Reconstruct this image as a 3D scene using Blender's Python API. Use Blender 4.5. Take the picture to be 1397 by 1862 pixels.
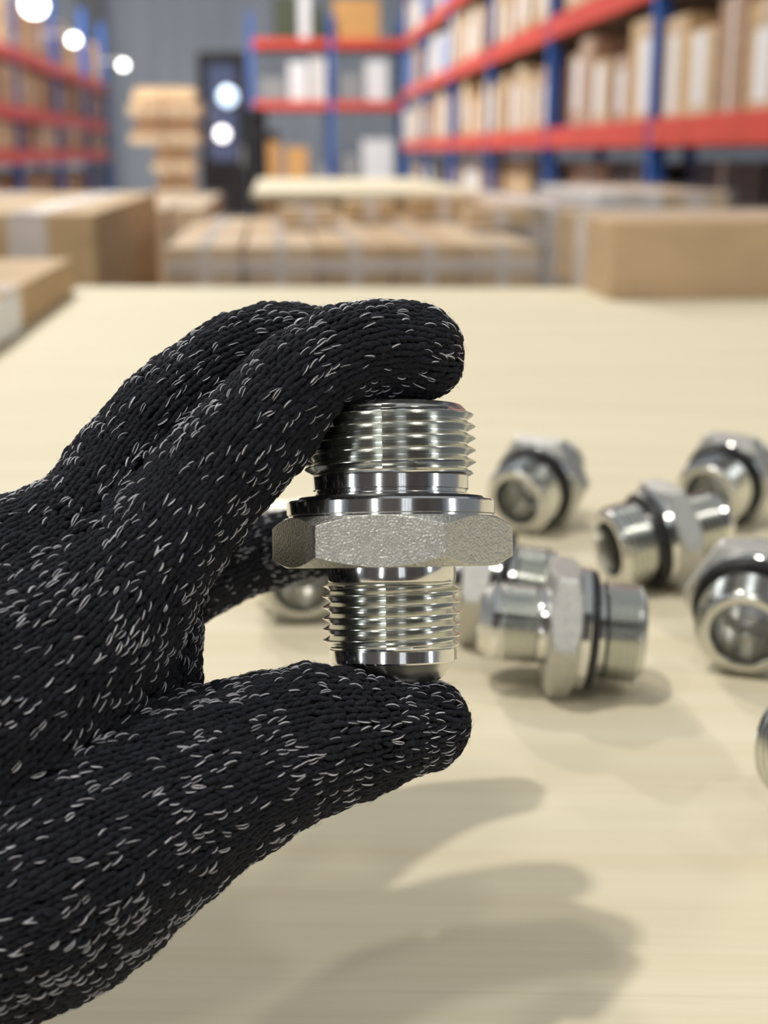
import bpy, bmesh, math, random
import numpy as np
from mathutils import Vector, Matrix

for _o in list(bpy.data.objects):
    bpy.data.objects.remove(_o)
random.seed(7)
rng = np.random.default_rng(11)
SC = bpy.context.scene
COL = SC.collection
R = math.radians

# ------------------------------------------------------------------ camera
FPX, CX, CY = 2400.0, 698.5, 931.0           # focal length and centre in pixels of the 1397 x 1862 frame
PITCH, YAW = R(15.2), R(4.7)
BOARD_Z = 0.90
CAM = np.array((0.0, 0.0, BOARD_Z + 0.170))
FOCUS = 0.249
cd = bpy.data.cameras.new('camera')
cam = bpy.data.objects.new('camera', cd)
COL.objects.link(cam)
cam.location = CAM
cam.rotation_euler = (math.pi / 2 - PITCH, 0, -YAW)
cd.sensor_fit = 'HORIZONTAL'
cd.sensor_width = 36.0
cd.lens = FPX / 1397.0 * 36.0
cd.clip_start = 0.01
cd.clip_end = 120
cd.dof.use_dof = True
cd.dof.focus_distance = FOCUS
cd.dof.aperture_fstop = 18.5
SC.camera = cam

FWD = np.array((math.sin(YAW) * math.cos(PITCH), math.cos(YAW) * math.cos(PITCH), -math.sin(PITCH)))
RGT = np.array((math.cos(YAW), -math.sin(YAW), 0.0))
UPV = np.array((math.sin(YAW) * math.sin(PITCH), math.cos(YAW) * math.sin(PITCH), math.cos(PITCH)))
M3 = np.stack((RGT, UPV, FWD))               # rows: camera axes; a point in mm (right, up, depth) -> world metres


def c2w(p):
    return CAM + (np.asarray(p, float) * 0.001) @ M3


def cp(px, py, d):                            # pixel and depth (mm) -> camera frame, mm
    return ((px - CX) / FPX * d, -(py - CY) / FPX * d, d)


def ray(px, py):
    return np.array(((px - CX) / FPX, -(py - CY) / FPX, 1.0)) @ M3


def on_z(px, py, z):                          # where the line of sight meets a level plane
    r = ray(px, py)
    return CAM + r * ((z - CAM[2]) / r[2])


def on_y(px, py, y):
    r = ray(px, py)
    return CAM + r * (y / r[1])


# ------------------------------------------------------------------ world, exposure
world = bpy.data.worlds.new('hall_ambient')
SC.world = world
world.use_nodes = True
bg = world.node_tree.nodes['Background']
bg.inputs[0].default_value = (0.93, 0.97, 1.0, 1)
bg.inputs[1].default_value = 0.37
SC.view_settings.view_transform = 'Standard'
SC.view_settings.look = 'None'
SC.view_settings.gamma = 1.0
SC.view_settings.use_curve_mapping = False
SC.view_settings.exposure = 0.0

# ------------------------------------------------------------------ helpers


def nodes_of(m):
    m.use_nodes = True
    nt = m.node_tree
    return nt, nt.nodes['Principled BSDF']


def mat(name, col, rough=0.6, metal=0.0, noise=None, bump=None, spec=None, coat=None, sheen=None, aniso=None):
    """noise = (scale, amount, stretch xyz); bump = (scale, strength, distance)"""
    m = bpy.data.materials.new(name)
    nt, b = nodes_of(m)
    b.inputs['Base Color'].default_value = (*col, 1)
    b.inputs['Roughness'].default_value = rough
    b.inputs['Metallic'].default_value = metal
    if spec is not None:
        b.inputs['Specular IOR Level'].default_value = spec
    if coat:
        b.inputs['Coat Weight'].default_value = coat
        b.inputs['Coat Roughness'].default_value = 0.12
    if sheen:
        b.inputs['Sheen Weight'].default_value = sheen
        b.inputs['Sheen Roughness'].default_value = 0.5
    tc = nt.nodes.new('ShaderNodeTexCoord')
    if noise:
        sc, amt, st = noise
        mp = nt.nodes.new('ShaderNodeMapping')
        mp.inputs['Scale'].default_value = st
        nz = nt.nodes.new('ShaderNodeTexNoise')
        nz.inputs['Scale'].default_value = sc
        nz.inputs['Detail'].default_value = 5
        rp = nt.nodes.new('ShaderNodeValToRGB')
        rp.color_ramp.elements[0].position = 0.3
        rp.color_ramp.elements[1].position = 0.7
        rp.color_ramp.elements[0].color = (*[c * (1 - amt) for c in col], 1)
        rp.color_ramp.elements[1].color = (*[min(1, c * (1 + amt)) for c in col], 1)
        nt.links.new(tc.outputs['Object'], mp.inputs[0])
        nt.links.new(mp.outputs[0], nz.inputs['Vector'])
        nt.links.new(nz.outputs['Fac'], rp.inputs[0])
        nt.links.new(rp.outputs[0], b.inputs['Base Color'])
    if bump:
        sc, stg, dist = bump
        nz = nt.nodes.new('ShaderNodeTexNoise')
        nz.inputs['Scale'].default_value = sc
        nz.inputs['Detail'].default_value = 3
        bp = nt.nodes.new('ShaderNodeBump')
        bp.inputs['Strength'].default_value = stg
        bp.inputs['Distance'].default_value = dist
        nt.links.new(tc.outputs['Object'], nz.inputs['Vector'])
        nt.links.new(nz.outputs['Fac'], bp.inputs['Height'])
        nt.links.new(bp.outputs[0], b.inputs['Normal'])
    return m


def new_mesh(name, verts, faces, smooth=False, sharp=None):
    me = bpy.data.meshes.new(name)
    me.from_pydata([tuple(map(float, v)) for v in verts], [], [tuple(map(int, f)) for f in faces])
    me.validate()
    if smooth:
        me.polygons.foreach_set('use_smooth', [True] * len(me.polygons))
        if sharp:
            me.set_sharp_from_angle(angle=R(sharp))
    me.update()
    return me


def fast_mesh(name, V, Q, smooth=True):       # numpy verts and quads
    me = bpy.data.meshes.new(name)
    V = np.ascontiguousarray(V, dtype=np.float32)
    Q = np.ascontiguousarray(Q, dtype=np.int32)
    n, k = Q.shape
    me.vertices.add(len(V))
    me.vertices.foreach_set('co', V.ravel())
    me.loops.add(n * k)
    me.loops.foreach_set('vertex_index', Q.ravel())
    me.polygons.add(n)
    me.polygons.foreach_set('loop_start', np.arange(0, n * k, k, dtype=np.int32))
    me.polygons.foreach_set('use_smooth', np.full(n, smooth))
    me.update(calc_edges=True)
    return me


def link(name, me, material, parent=None, loc=None):
    o = bpy.data.objects.new(name, me)
    COL.objects.link(o)
    if me is not None and material is not None and len(me.materials) == 0:
        me.materials.append(material)
    if parent:
        o.parent = parent
    if loc is not None:
        o.location = loc
    return o


def tag(o, label=None, cat=None, group=None, kind=None):
    for k, v in (('label', label), ('category', cat), ('group', group), ('kind', kind)):
        if v:
            o[k] = v
    return o


def empty(name, loc=(0, 0, 0)):
    o = bpy.data.objects.new(name, None)
    COL.objects.link(o)
    o.location = loc
    o.empty_display_size = 0.02
    return o


def box_data(x0, x1, y0, y1, z0, z1, bev=0.0):
    bm = bmesh.new()
    bmesh.ops.create_cube(bm, size=1)
    for v in bm.verts:
        v.co = ((x0 + x1) / 2 + v.co.x * (x1 - x0), (y0 + y1) / 2 + v.co.y * (y1 - y0), (z0 + z1) / 2 + v.co.z * (z1 - z0))
    if bev:
        bmesh.ops.bevel(bm, geom=bm.edges[:], offset=bev, segments=2, affect='EDGES', profile=0.6)
    me = bpy.data.meshes.new('box')
    bm.to_mesh(me)
    bm.free()
    return me


def box(name, x0, x1, y0, y1, z0, z1, m, parent=None, bev=0.0):
    return link(name, box_data(x0, x1, y0, y1, z0, z1, bev), m, parent)


def lathe(profile, n=72, close=False):
    V, Fc = [], []
    k = len(profile)
    for i in range(n):
        a = 2 * math.pi * i / n
        for r, z in profile:
            V.append((r * math.cos(a), r * math.sin(a), z))
    for i in range(n):
        j = (i + 1) % n
        for q in range(k if close else k - 1):
            w = (q + 1) % k
            Fc.append((i * k + q, j * k + q, j * k + w, i * k + w))
    return V, Fc


def ordinal(i):
    w = ['first', 'second', 'third', 'fourth', 'fifth', 'sixth', 'seventh', 'eighth', 'ninth', 'tenth', 'eleventh', 'twelfth',
         'thirteenth', 'fourteenth', 'fifteenth', 'sixteenth', 'seventeenth', 'eighteenth', 'nineteenth', 'twentieth']
    if i < 20:
        return w[i]
    t = {2: 'twenty', 3: 'thirty', 4: 'forty'}[(i + 1) // 10]
    return t + ('-' + w[(i + 1) % 10 - 1] if (i + 1) % 10 else 'th')


# ------------------------------------------------------------------ materials
def wood_board():
    m = bpy.data.materials.new('pale_plywood')
    nt, b = nodes_of(m)
    b.inputs['Roughness'].default_value = 0.7
    b.inputs['Specular IOR Level'].default_value = 0.2
    tc = nt.nodes.new('ShaderNodeTexCoord')

    def nz(scale, st, det=6, dist=0.0):
        mp = nt.nodes.new('ShaderNodeMapping')
        mp.inputs['Scale'].default_value = st
        n = nt.nodes.new('ShaderNodeTexNoise')
        n.inputs['Scale'].default_value = scale
        n.inputs['Detail'].default_value = det
        n.inputs['Distortion'].default_value = dist
        nt.links.new(tc.outputs['Object'], mp.inputs[0])
        nt.links.new(mp.outputs[0], n.inputs['Vector'])
        return n

    def ramp(src, a, c, p0, p1):
        r = nt.nodes.new('ShaderNodeValToRGB')
        r.color_ramp.elements[0].position = p0
        r.color_ramp.elements[1].position = p1
        r.color_ramp.elements[0].color = (*a, 1)
        r.color_ramp.elements[1].color = (*c, 1)
        nt.links.new(src, r.inputs[0])
        return r.outputs[0]

    def mul(a, c):
        x = nt.nodes.new('ShaderNodeMix')
        x.data_type = 'RGBA'
        x.blend_type = 'MULTIPLY'
        x.inputs[0].default_value = 1
        nt.links.new(a, x.inputs[6])
        nt.links.new(c, x.inputs[7])
        return x.outputs[2]
    g = nz(16, (0.25, 4.5, 1), 6, 0.4)
    base = ramp(g.outputs['Fac'], (0.70, 0.62, 0.445), (0.765, 0.70, 0.535), 0.3, 0.72)
    streak = nz(9, (0.35, 16, 1), 3, 0.6)
    s = ramp(streak.outputs['Fac'], (0.945, 0.92, 0.89), (1, 1, 1), 0.27, 0.36)
    fine = nz(70, (0.12, 9, 1), 4)
    f = ramp(fine.outputs['Fac'], (0.975, 0.972, 0.965), (1, 1, 1), 0.35, 0.6)
    vor = nt.nodes.new('ShaderNodeTexVoronoi')
    vor.inputs['Scale'].default_value = 7.5
    mp = nt.nodes.new('ShaderNodeMapping')
    mp.inputs['Scale'].default_value = (1, 1.6, 1)
    nt.links.new(tc.outputs['Object'], mp.inputs[0])
    nt.links.new(mp.outputs[0], vor.inputs['Vector'])
    kn = ramp(vor.outputs['Distance'], (0.72, 0.68, 0.62), (1, 1, 1), 0.012, 0.03)
    out = mul(mul(mul(base, s), f), kn)
    nt.links.new(out, b.inputs['Base Color'])
    bp = nt.nodes.new('ShaderNodeBump')
    bp.inputs['Strength'].default_value = 0.15
    bp.inputs['Distance'].default_value = 0.0004
    nt.links.new(fine.outputs['Fac'], bp.inputs['Height'])
    nt.links.new(bp.outputs[0], b.inputs['Normal'])
    return m


def film_mat():
    m = bpy.data.materials.new('stretch_film')
    nt, b = nodes_of(m)
    b.inputs['Base Color'].default_value = (0.82, 0.82, 0.84, 1)
    b.inputs['Roughness'].default_value = 0.16
    b.inputs['Alpha'].default_value = 0.09
    tc = nt.nodes.new('ShaderNodeTexCoord')
    n = nt.nodes.new('ShaderNodeTexNoise')
    n.inputs['Scale'].default_value = 9
    n.inputs['Detail'].default_value = 3
    n.inputs['Distortion'].default_value = 1.2
    bp = nt.nodes.new('ShaderNodeBump')
    bp.inputs['Strength'].default_value = 0.8
    bp.inputs['Distance'].default_value = 0.02
    nt.links.new(tc.outputs['Object'], n.inputs['Vector'])
    nt.links.new(n.outputs['Fac'], bp.inputs['Height'])
    nt.links.new(bp.outputs[0], b.inputs['Normal'])
    return m


MT = {
    'wood': wood_board(),
    'ply_edge': mat('plywood_edge', (0.52, 0.40, 0.25), 0.7, noise=(60, 0.2, (0.2, 0.2, 8))),
    'steel': mat('zinc_thread', (0.74, 0.75, 0.71), 0.19, 1.0, bump=(900, 0.06, 0.0002)),
    'turned': mat('zinc_turned', (0.78, 0.78, 0.76), 0.13, 1.0, bump=(700, 0.03, 0.0002)),
    'hex': mat('zinc_forged', (0.62, 0.62, 0.585), 0.38, 1.0, noise=(900, 0.12, (1, 1, 1)), bump=(2100, 0.75, 0.0004)),
    'nose': mat('zinc_flare', (0.72, 0.71, 0.66), 0.33, 1.0),
    'bore': mat('zinc_bore', (0.60, 0.60, 0.57), 0.25, 1.0),
    'rubber': mat('black_rubber', (0.012, 0.012, 0.013), 0.38),
    'yarn': mat('black_yarn', (0.0165, 0.0180, 0.0255), 0.85, noise=(900, 0.5, (1, 1, 1)), bump=(3200, 1.0, 0.0005), spec=0.2, sheen=0.03),
    'core': mat('black_knit_backing', (0.003, 0.003, 0.004), 0.95, spec=0.1),
    'fleck': mat('grey_fibre', (0.60, 0.60, 0.655), 0.42, noise=(700, 0.4, (1, 1, 1)), spec=0.5),
    'fuzz': mat('black_fuzz', (0.045, 0.047, 0.056), 0.7),
    'sleeve': mat('navy_sleeve', (0.03, 0.035, 0.055), 0.85, bump=(160, 0.4, 0.002)),
    'card': mat('cardboard', (0.55, 0.375, 0.20), 0.75, noise=(9, 0.14, (1, 1, 3))),
    'card_b': mat('cardboard_pale', (0.62, 0.46, 0.29), 0.75, noise=(9, 0.14, (1, 1, 3))),
    'card_c': mat('cardboard_reddish', (0.40, 0.25, 0.17), 0.75, noise=(9, 0.15, (1, 1, 3))),
    'card_w': mat('white_cardboard', (0.76, 0.74, 0.72), 0.65, noise=(9, 0.08, (1, 1, 3))),
    'card_o': mat('orange_cardboard', (0.66, 0.36, 0.13), 0.7, noise=(9, 0.1, (1, 1, 3))),
    'tape': mat('clear_packing_tape', (0.70, 0.62, 0.56), 0.22, noise=(20, 0.1, (1, 1, 1)), bump=(40, 0.25, 0.004)),
    'paper': mat('white_paper', (0.86, 0.87, 0.90), 0.4),
    'red': mat('red_beam_paint', (0.72, 0.085, 0.06), 0.35, noise=(6, 0.12, (1, 1, 1))),
    'blue': mat('blue_upright_paint', (0.035, 0.13, 0.48), 0.4, noise=(6, 0.12, (1, 1, 1))),
    'deck': mat('shelf_deck', (0.30, 0.22, 0.14), 0.8),
    'wall': mat('grey_blue_cladding', (0.46, 0.50, 0.58), 0.55, noise=(2, 0.1, (1, 1, 0.3))),
    'near': mat('near_wall_darkened', (0.10, 0.085, 0.08), 0.6, noise=(1.5, 0.3, (1, 1, 1))),  # unseen near wall, coloured dark for contrast in the metal
    'floor': mat('concrete', (0.30, 0.29, 0.28), 0.5, noise=(2.2, 0.2, (1, 1, 1))),
    'pallet': mat('pallet_wood', (0.62, 0.44, 0.26), 0.75, noise=(20, 0.2, (0.2, 3, 1))),
    'stack': mat('pale_timber', (0.88, 0.68, 0.46), 0.5, noise=(8, 0.12, (0.3, 3, 1))),
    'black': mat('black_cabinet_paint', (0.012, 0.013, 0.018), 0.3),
    'glass': mat('cabinet_glass', (0.10, 0.13, 0.24), 0.06, spec=1.0),
    'grey': mat('grey_machine_paint', (0.30, 0.31, 0.33), 0.45),
    'green': mat('dark_green_paint', (0.06, 0.075, 0.04), 0.5),
    'bag': mat('white_plastic', (0.86, 0.86, 0.90), 0.25, bump=(25, 0.6, 0.02)),
    'bag_blue': mat('blue_plastic', (0.10, 0.32, 0.80), 0.3),
    'film': film_mat(),
    'housing': mat('lamp_housing', (0.55, 0.56, 0.58), 0.4, 0.6),
}
_lm = bpy.data.materials.new('lamp_tube_glow')
_lm.use_nodes = True
_nt, _b = nodes_of(_lm)
_b.inputs['Emission Color'].default_value = (1, 0.97, 0.9, 1)
_b.inputs['Emission Strength'].default_value = 9
MT['glow'] = _lm


def glow(name, col, st):
    m = bpy.data.materials.new(name)
    nt, b = nodes_of(m)
    b.inputs['Base Color'].default_value = (*col, 1)
    b.inputs['Emission Color'].default_value = (*col, 1)
    b.inputs['Emission Strength'].default_value = st
    return m


MT['daylight'] = glow('window_daylight', (0.95, 0.98, 1.0), 6.5)
MT['daylight_low'] = glow('window_daylight_dim', (0.90, 0.94, 1.0), 3.0)  # weaker glow, keeps the middle stripes in the metal dim
MT['reflection_blue'] = glow('reflection_glow_blue', (0.62, 0.80, 1.0), 2.2)  # glow in place of bright reflections on the cabinet
MT['reflection_white'] = glow('reflection_glow_white', (1.0, 0.96, 0.98), 4.0)

# ------------------------------------------------------------------ hall lamps (high-bay lamps under the roof, out of frame; aisle ones added to brighten the goods)
LAMP_SPOTS = [(-1.60, -0.02, 6.1, 128, 0.22, 'above the left side of the table'),
              (-2.95, -1.2, 6.1, 36, 0.62, 'above the left aisle behind the camera'),
              (2.9, -1.5, 6.1, 34, 0.62, 'above the right rack behind the camera'),
              (-0.9, -3.2, 6.1, 36, 0.62, 'furthest behind the camera over the aisle'),
              (-1.7, 5.0, 6.1, 140, 0.45, 'added over the middle pallet load to brighten it'),
              (-1.9, 9.5, 6.1, 480, 0.45, 'added over the middle of the aisle to brighten racks'),
              (-1.9, 14.5, 6.1, 600, 0.45, 'added over the far end of the aisle to brighten racks')]
for (lx, ly, lz, lw, ls, where) in LAMP_SPOTS:
    root = tag(empty('high_bay_lamp', (lx, ly, lz)), 'round high-bay hall lamp ' + where, 'lamp', 'high-bay hall lamps')
    V, Fc = lathe([(0.05, 0.42), (0.07, 0.40), (0.09, 0.25), (0.24, 0.06), (0.25, 0.02), (0.235, 0.02), (0.22, 0.06), (0.08, 0.22)], 32)
    link('reflector', new_mesh('reflector', V, Fc, True, 40), MT['housing'], root)
    box('hanger', -0.01, 0.01, -0.01, 0.01, 0.40, 1.4, MT['housing'], root)
    ld = bpy.data.lights.new('lamp_light', 'AREA')
    ld.shape = 'DISK'
    ld.size = ls
    ld.energy = lw
    ld.color = (1.0, 0.955, 0.87)
    lo = bpy.data.objects.new('lamp_light', ld)
    COL.objects.link(lo)
    lo.parent = root
    lo.location = (0, 0, 0.01)

# ------------------------------------------------------------------ hall shell
fl = link('floor', box_data(-9, 9, -7, 25, -0.15, 0.0), MT['floor'])
tag(fl, 'grey concrete warehouse floor', kind='structure')


def clad_wall(name, x0, x1, y, h, label):
    root = link(name, box_data(x0, x1, y, y + 0.2, 0, h), MT['wall'])
    tag(root, label, kind='structure')
    rib = box_data(-0.04, 0.04, -0.05, 0.0, 0, h)
    rib.materials.append(MT['wall'])
    n = int((x1 - x0) / 0.42)
    for i in range(n):
        link('cladding_rib', rib, None, root, (x0 + 0.21 + i * 0.42, y, 0))
    return root


clad_wall('wall_back', -9, 9, 24.6, 8.5, 'grey-blue ribbed cladding wall at the far end of the hall')
wn = tag(empty('wall_near', (0, -6.4, 0)), 'grey wall with tall window openings behind the camera', kind='structure')
xs = [-9, -3.1, -2.6, 1.0, 1.15, 1.45, 1.6, 1.9, 2.05, 9]
win = []
for i in range(len(xs) - 1):
    if i % 2 == 0:
        box('wall_panel', xs[i], xs[i + 1], -0.2, 0, 0, 8.5, MT['near'], wn)
    else:
        box('wall_panel', xs[i], xs[i + 1], -0.2, 0, 0, 0.9, MT['near'], wn)
        box('wall_panel', xs[i], xs[i + 1], -0.2, 0, 4.6, 8.5, MT['near'], wn)
        win.append((xs[i], xs[i + 1], -6.52, -6.50, 0.9, 4.6, 'x'))
win.append((-9.0, -8.985, -4.3, -3.5, 0.9, 4.6, 'y'))
win.append((8.985, 9.0, -4.1, -3.3, 0.9, 4.6, 'y'))
for i, (x0, x1, y0, y1, z0, z1, d) in enumerate(win):   # daylight windows in the walls behind the camera
    o = box('window_%d' % (i + 1), x0, x1, y0, y1, z0, z1, MT['daylight_low' if 1 <= i <= 3 else 'daylight'])
    tag(o, 'tall daylight window in the hall wall behind the camera', kind='structure')
    for zz in (z0, (z0 + z1) / 2, z1 - 0.05):
        if d == 'x':
            box('window_bar', x0, x1, y1, y1 + 0.03, zz, zz + 0.05, MT['housing'], o)
        else:
            box('window_bar', x0 - 0.02, x1 + 0.02, y0, y1, zz, zz + 0.05, MT['housing'], o)
for nm, x in (('wall_left', -9.2), ('wall_right', 9.0)):
    tag(link(nm, box_data(x, x + 0.2, -7, 24.8, 0, 8.5), MT['wall']), 'grey-blue side wall of the hall', kind='structure')

# ------------------------------------------------------------------ work table (plywood sheet)
bl = on_z(140, 521, BOARD_Z)                 # far left corner
xl, yf = float(bl[0]), float(bl[1])
table = tag(empty('work_table', (xl, yf, 0)), 'pale plywood sheet used as a work table', 'table')
table.rotation_euler = (0, 0, R(-6.5))


def tbox(name, x0, x1, y0, y1, z0, z1, m, bev=0.0):
    return box(name, x0, x1, y0, y1, z0, z1, m, table, bev)


tbox('tabletop', 0, 1.75, -2.1, 0, BOARD_Z - 0.018, BOARD_Z, MT['wood'], 0.0012)
tbox('apron', 0.06, 1.69, -0.10, -0.06, BOARD_Z - 0.118, BOARD_Z - 0.018, MT['ply_edge'])
tbox('apron', 0.06, 1.69, -2.04, -2.00, BOARD_Z - 0.118, BOARD_Z - 0.018, MT['ply_edge'])
for ax in (0.06, 1.61):
    for ay in (-0.18, -2.00):
        tbox('leg', ax, ax + 0.08, ay, ay + 0.08, 0, BOARD_Z - 0.018, MT['ply_edge'], 0.003)

# ------------------------------------------------------------------ hydraulic adapter
MM = 0.001


def hex_mesh():
    n = 180
    ap, V, Fc = 20.5, [], []
    k = 8
    for i in range(n):
        a = 2 * math.pi * i / n
        rel = (a + math.pi / 6) % (math.pi / 3) - math.pi / 6
        rh = min(ap / math.cos(rel), 23.45)
        zc = 4.75 - max(rh - 20.45, 0) / 1.65 - 0.05
        for r, z in ((20.4, -4.75), (rh - 0.12, -zc - 0.08), (rh, -zc + 0.06), (rh, -zc * 0.4), (rh, zc * 0.4), (rh, zc - 0.06), (rh - 0.12, zc + 0.08), (20.4, 4.75)):
            V.append((r * math.cos(a) * MM, r * math.sin(a) * MM, z * MM))
    for i in range(n):
        j = (i + 1) % n
        for q in range(k - 1):
            Fc.append((i * k + q, j * k + q, j * k + q + 1, i * k + q + 1))
    b0, t0 = len(V), len(V) + n
    for i in range(n):
        a = 2 * math.pi * i / n
        V.append((8 * math.cos(a) * MM, 8 * math.sin(a) * MM, -4.75 * MM))
    for i in range(n):
        a = 2 * math.pi * i / n
        V.append((8 * math.cos(a) * MM, 8 * math.sin(a) * MM, 4.75 * MM))
    for i in range(n):
        j = (i + 1) % n
        Fc.append((i * k, b0 + i, b0 + j, j * k))
        Fc.append((i * k + k - 1, j * k + k - 1, t0 + j, t0 + i))
    return new_mesh('hex_nut', V, Fc, True, 14)


def thread_mesh(name, z0, z1, rmin, rmax, pitch, n=96):
    prof = [(0.0, 0), (0.05, 0), (0.17, 0.27), (0.30, 0.58), (0.43, 0.93), (0.47, 1), (0.53, 1), (0.57, 0.93), (0.70, 0.58), (0.83, 0.27), (0.95, 0)]
    turns = int(math.ceil((z1 - z0) / pitch)) + 2
    rows = [(t + u, h) for t in range(-1, turns) for u, h in prof]
    V, Fc = [], []
    for i in range(n + 1):
        a = 2 * math.pi * i / n
        for u, h in rows:
            z = z0 + (u + i / n - 0.5) * pitch
            zc = min(max(z, z0), z1)
            e = min(1.0, max(0, min(zc - z0, z1 - zc)) / (0.42 * pitch))
            r = rmin + (rmax - rmin) * h * e
            V.append((r * math.cos(a) * MM, r * math.sin(a) * MM, zc * MM))
    k = len(rows)
    for i in range(n):
        for q in range(k - 1):
            za, zb = V[i * k + q][2], V[(i + 1) * k + q + 1][2]
            if abs(za - zb) < 1e-7:
                continue
            Fc.append((i * k + q, (i + 1) * k + q, (i + 1) * k + q + 1, i * k + q + 1))
    return new_mesh(name, V, Fc, True, 24)


def lathe_mesh(name, prof, n=96, sharp=28, close=False):
    V, Fc = lathe([(r * MM, z * MM) for r, z in prof], n, close)
    return new_mesh(name, V, Fc, True, sharp)


ADAPTER_PARTS = [
    ('hex_nut', hex_mesh(), MT['hex']),
    ('collar', lathe_mesh('collar', [(10, 4.7), (19.9, 4.7), (19.9, 5.1), (20.2, 5.3), (20.2, 7.6), (19.8, 8.0), (10, 8.0)]), MT['turned']),
    ('seal_ring', lathe_mesh('seal_ring', [(14, 8.0), (17.9, 8.0), (18.0, 8.3), (17.8, 8.65), (14, 8.7)]), MT['rubber']),
    ('shoulder', lathe_mesh('shoulder', [(12, 8.3), (15.1, 8.3), (15.1, 9.1), (14.75, 9.3), (14.75, 9.9), (15.1, 10.1), (15.1, 12.6)]), MT['turned']),
    ('large_thread', thread_mesh('large_thread', 12.4, 25.2, 14.95, 16.65, 2.309), MT['steel']),
    ('mouth', lathe_mesh('mouth', [(14.95, 25.1), (14.9, 25.3), (14.0, 26.2), (11.6, 26.2), (11.2, 25.9), (10.4, 22.0), (10.2, 4), (8.2, 3), (8.0, -26.0)]), MT['bore']),
    ('neck', lathe_mesh('neck', [(8, -4.6), (12.4, -4.6), (12.4, -7.2), (12.25, -7.6)]), MT['turned']),
    ('small_thread', thread_mesh('small_thread', -20.4, -7.4, 12.1, 13.55, 2.117), MT['steel']),
    ('end_band', lathe_mesh('end_band', [(12.1, -20.3), (12.3, -20.5), (12.3, -22.6), (12.1, -22.9)]), MT['turned']),
    ('flare_nose', lathe_mesh('flare_nose', [(12.1, -22.85), (11.6, -23.35), (10.9, -24.25), (9.4, -26.25), (8.7, -26.6), (8.0, -26.5), (8.0, -24)]), MT['nose']),
]


def adapter(label, group='zinc-plated hydraulic adapters', oring=False):
    root = tag(empty('hydraulic_adapter'), label, 'pipe fitting', group)
    for nm, me, m in ADAPTER_PARTS:
        if oring and nm == 'seal_ring':
            me = ORING
        link(nm, me, m, root)
    return root


ORING = lathe_mesh('seal_ring', [(14.2, 8.0), (18.6, 8.0), (19.3, 8.6), (19.4, 9.6), (18.9, 10.6), (17.8, 11.0), (15.0, 11.0)])
held = adapter('upright adapter held between gloved thumb and fingertips', oring=False)
# axis: seen square-on a little below the middle of the frame
ctr = np.array(cp(712, 986, 256.0))
ax = np.array((-0.0135, 1.0, 0.035)); ax /= np.linalg.norm(ax)
fr = np.array((-0.105, 0.0, -1.0)); fr -= ax * fr.dot(ax); fr /= np.linalg.norm(fr)   # one flat faces the camera
HELD_C, HELD_A = ctr, ax
W3 = M3.T
zx, xx = W3 @ ax, W3 @ fr
yx = np.cross(zx, xx)
held.matrix_world = Matrix([[xx[i], yx[i], zx[i], c2w(ctr)[i]] for i in range(3)] + [[0, 0, 0, 1]])


def lay(px, py, right, away, tilt, label, roll=0.0):
    """an adapter lying on the board: (right, away) is the way its large thread points, seen from the camera; tilt dips that end"""
    o = adapter(label, oring=True)
    az = math.atan2(away, right) - YAW
    t = R(tilt)
    z = np.array((math.cos(az) * math.cos(t), math.sin(az) * math.cos(t), -math.sin(t)))
    x = np.array((0, 0, -1.0)); x -= z * x.dot(z); x /= np.linalg.norm(x)
    y = np.cross(z, x)
    c, s = math.cos(R(roll)), math.sin(R(roll))
    x, y = x * c + y * s, y * c - x * s
    low = max(r * math.cos(t) + zz * math.sin(t) for r, zz in ((20.5, 4.75), (20.5, -4.75), (16.65, 25), (13.5, -20), (20.7, 4.0)))
    p = on_z(px, py, BOARD_Z + low * MM)
    o.matrix_world = Matrix([[x[i], y[i], z[i], p[i]] for i in range(3)] + [[0, 0, 0, 1]])
    return o


lay(1019, 1140, 0.995, -0.06, 4, 'adapter lying side-on on the board just right of the held one')
lay(872, 1058, 0.96, -0.18, 6, 'adapter lying half hidden behind the held one, threads pointing right')
lay(985, 874, -0.54, -0.84, 10, 'adapter with open mouth towards the held one, farther row on the left')
lay(1212, 972, -0.93, -0.30, 8, 'adapter lying sideways in the middle of the right-hand group, mouth leftwards')
lay(1330, 868, -0.62, -0.78, 9, 'rearmost adapter on the right with its mouth tipped down')
lay(1368, 1088, -0.34, -0.94, 10, 'adapter with wide open mouth facing the camera near the right edge')
lay(1585, 1395, -0.45, 0.89, 4, 'nearest loose adapter, cut off by the right edge of the picture')
lay(545, 1006, 0.10, -0.99, 9, 'loose adapter partly hidden between the glove and the held one')

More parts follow.
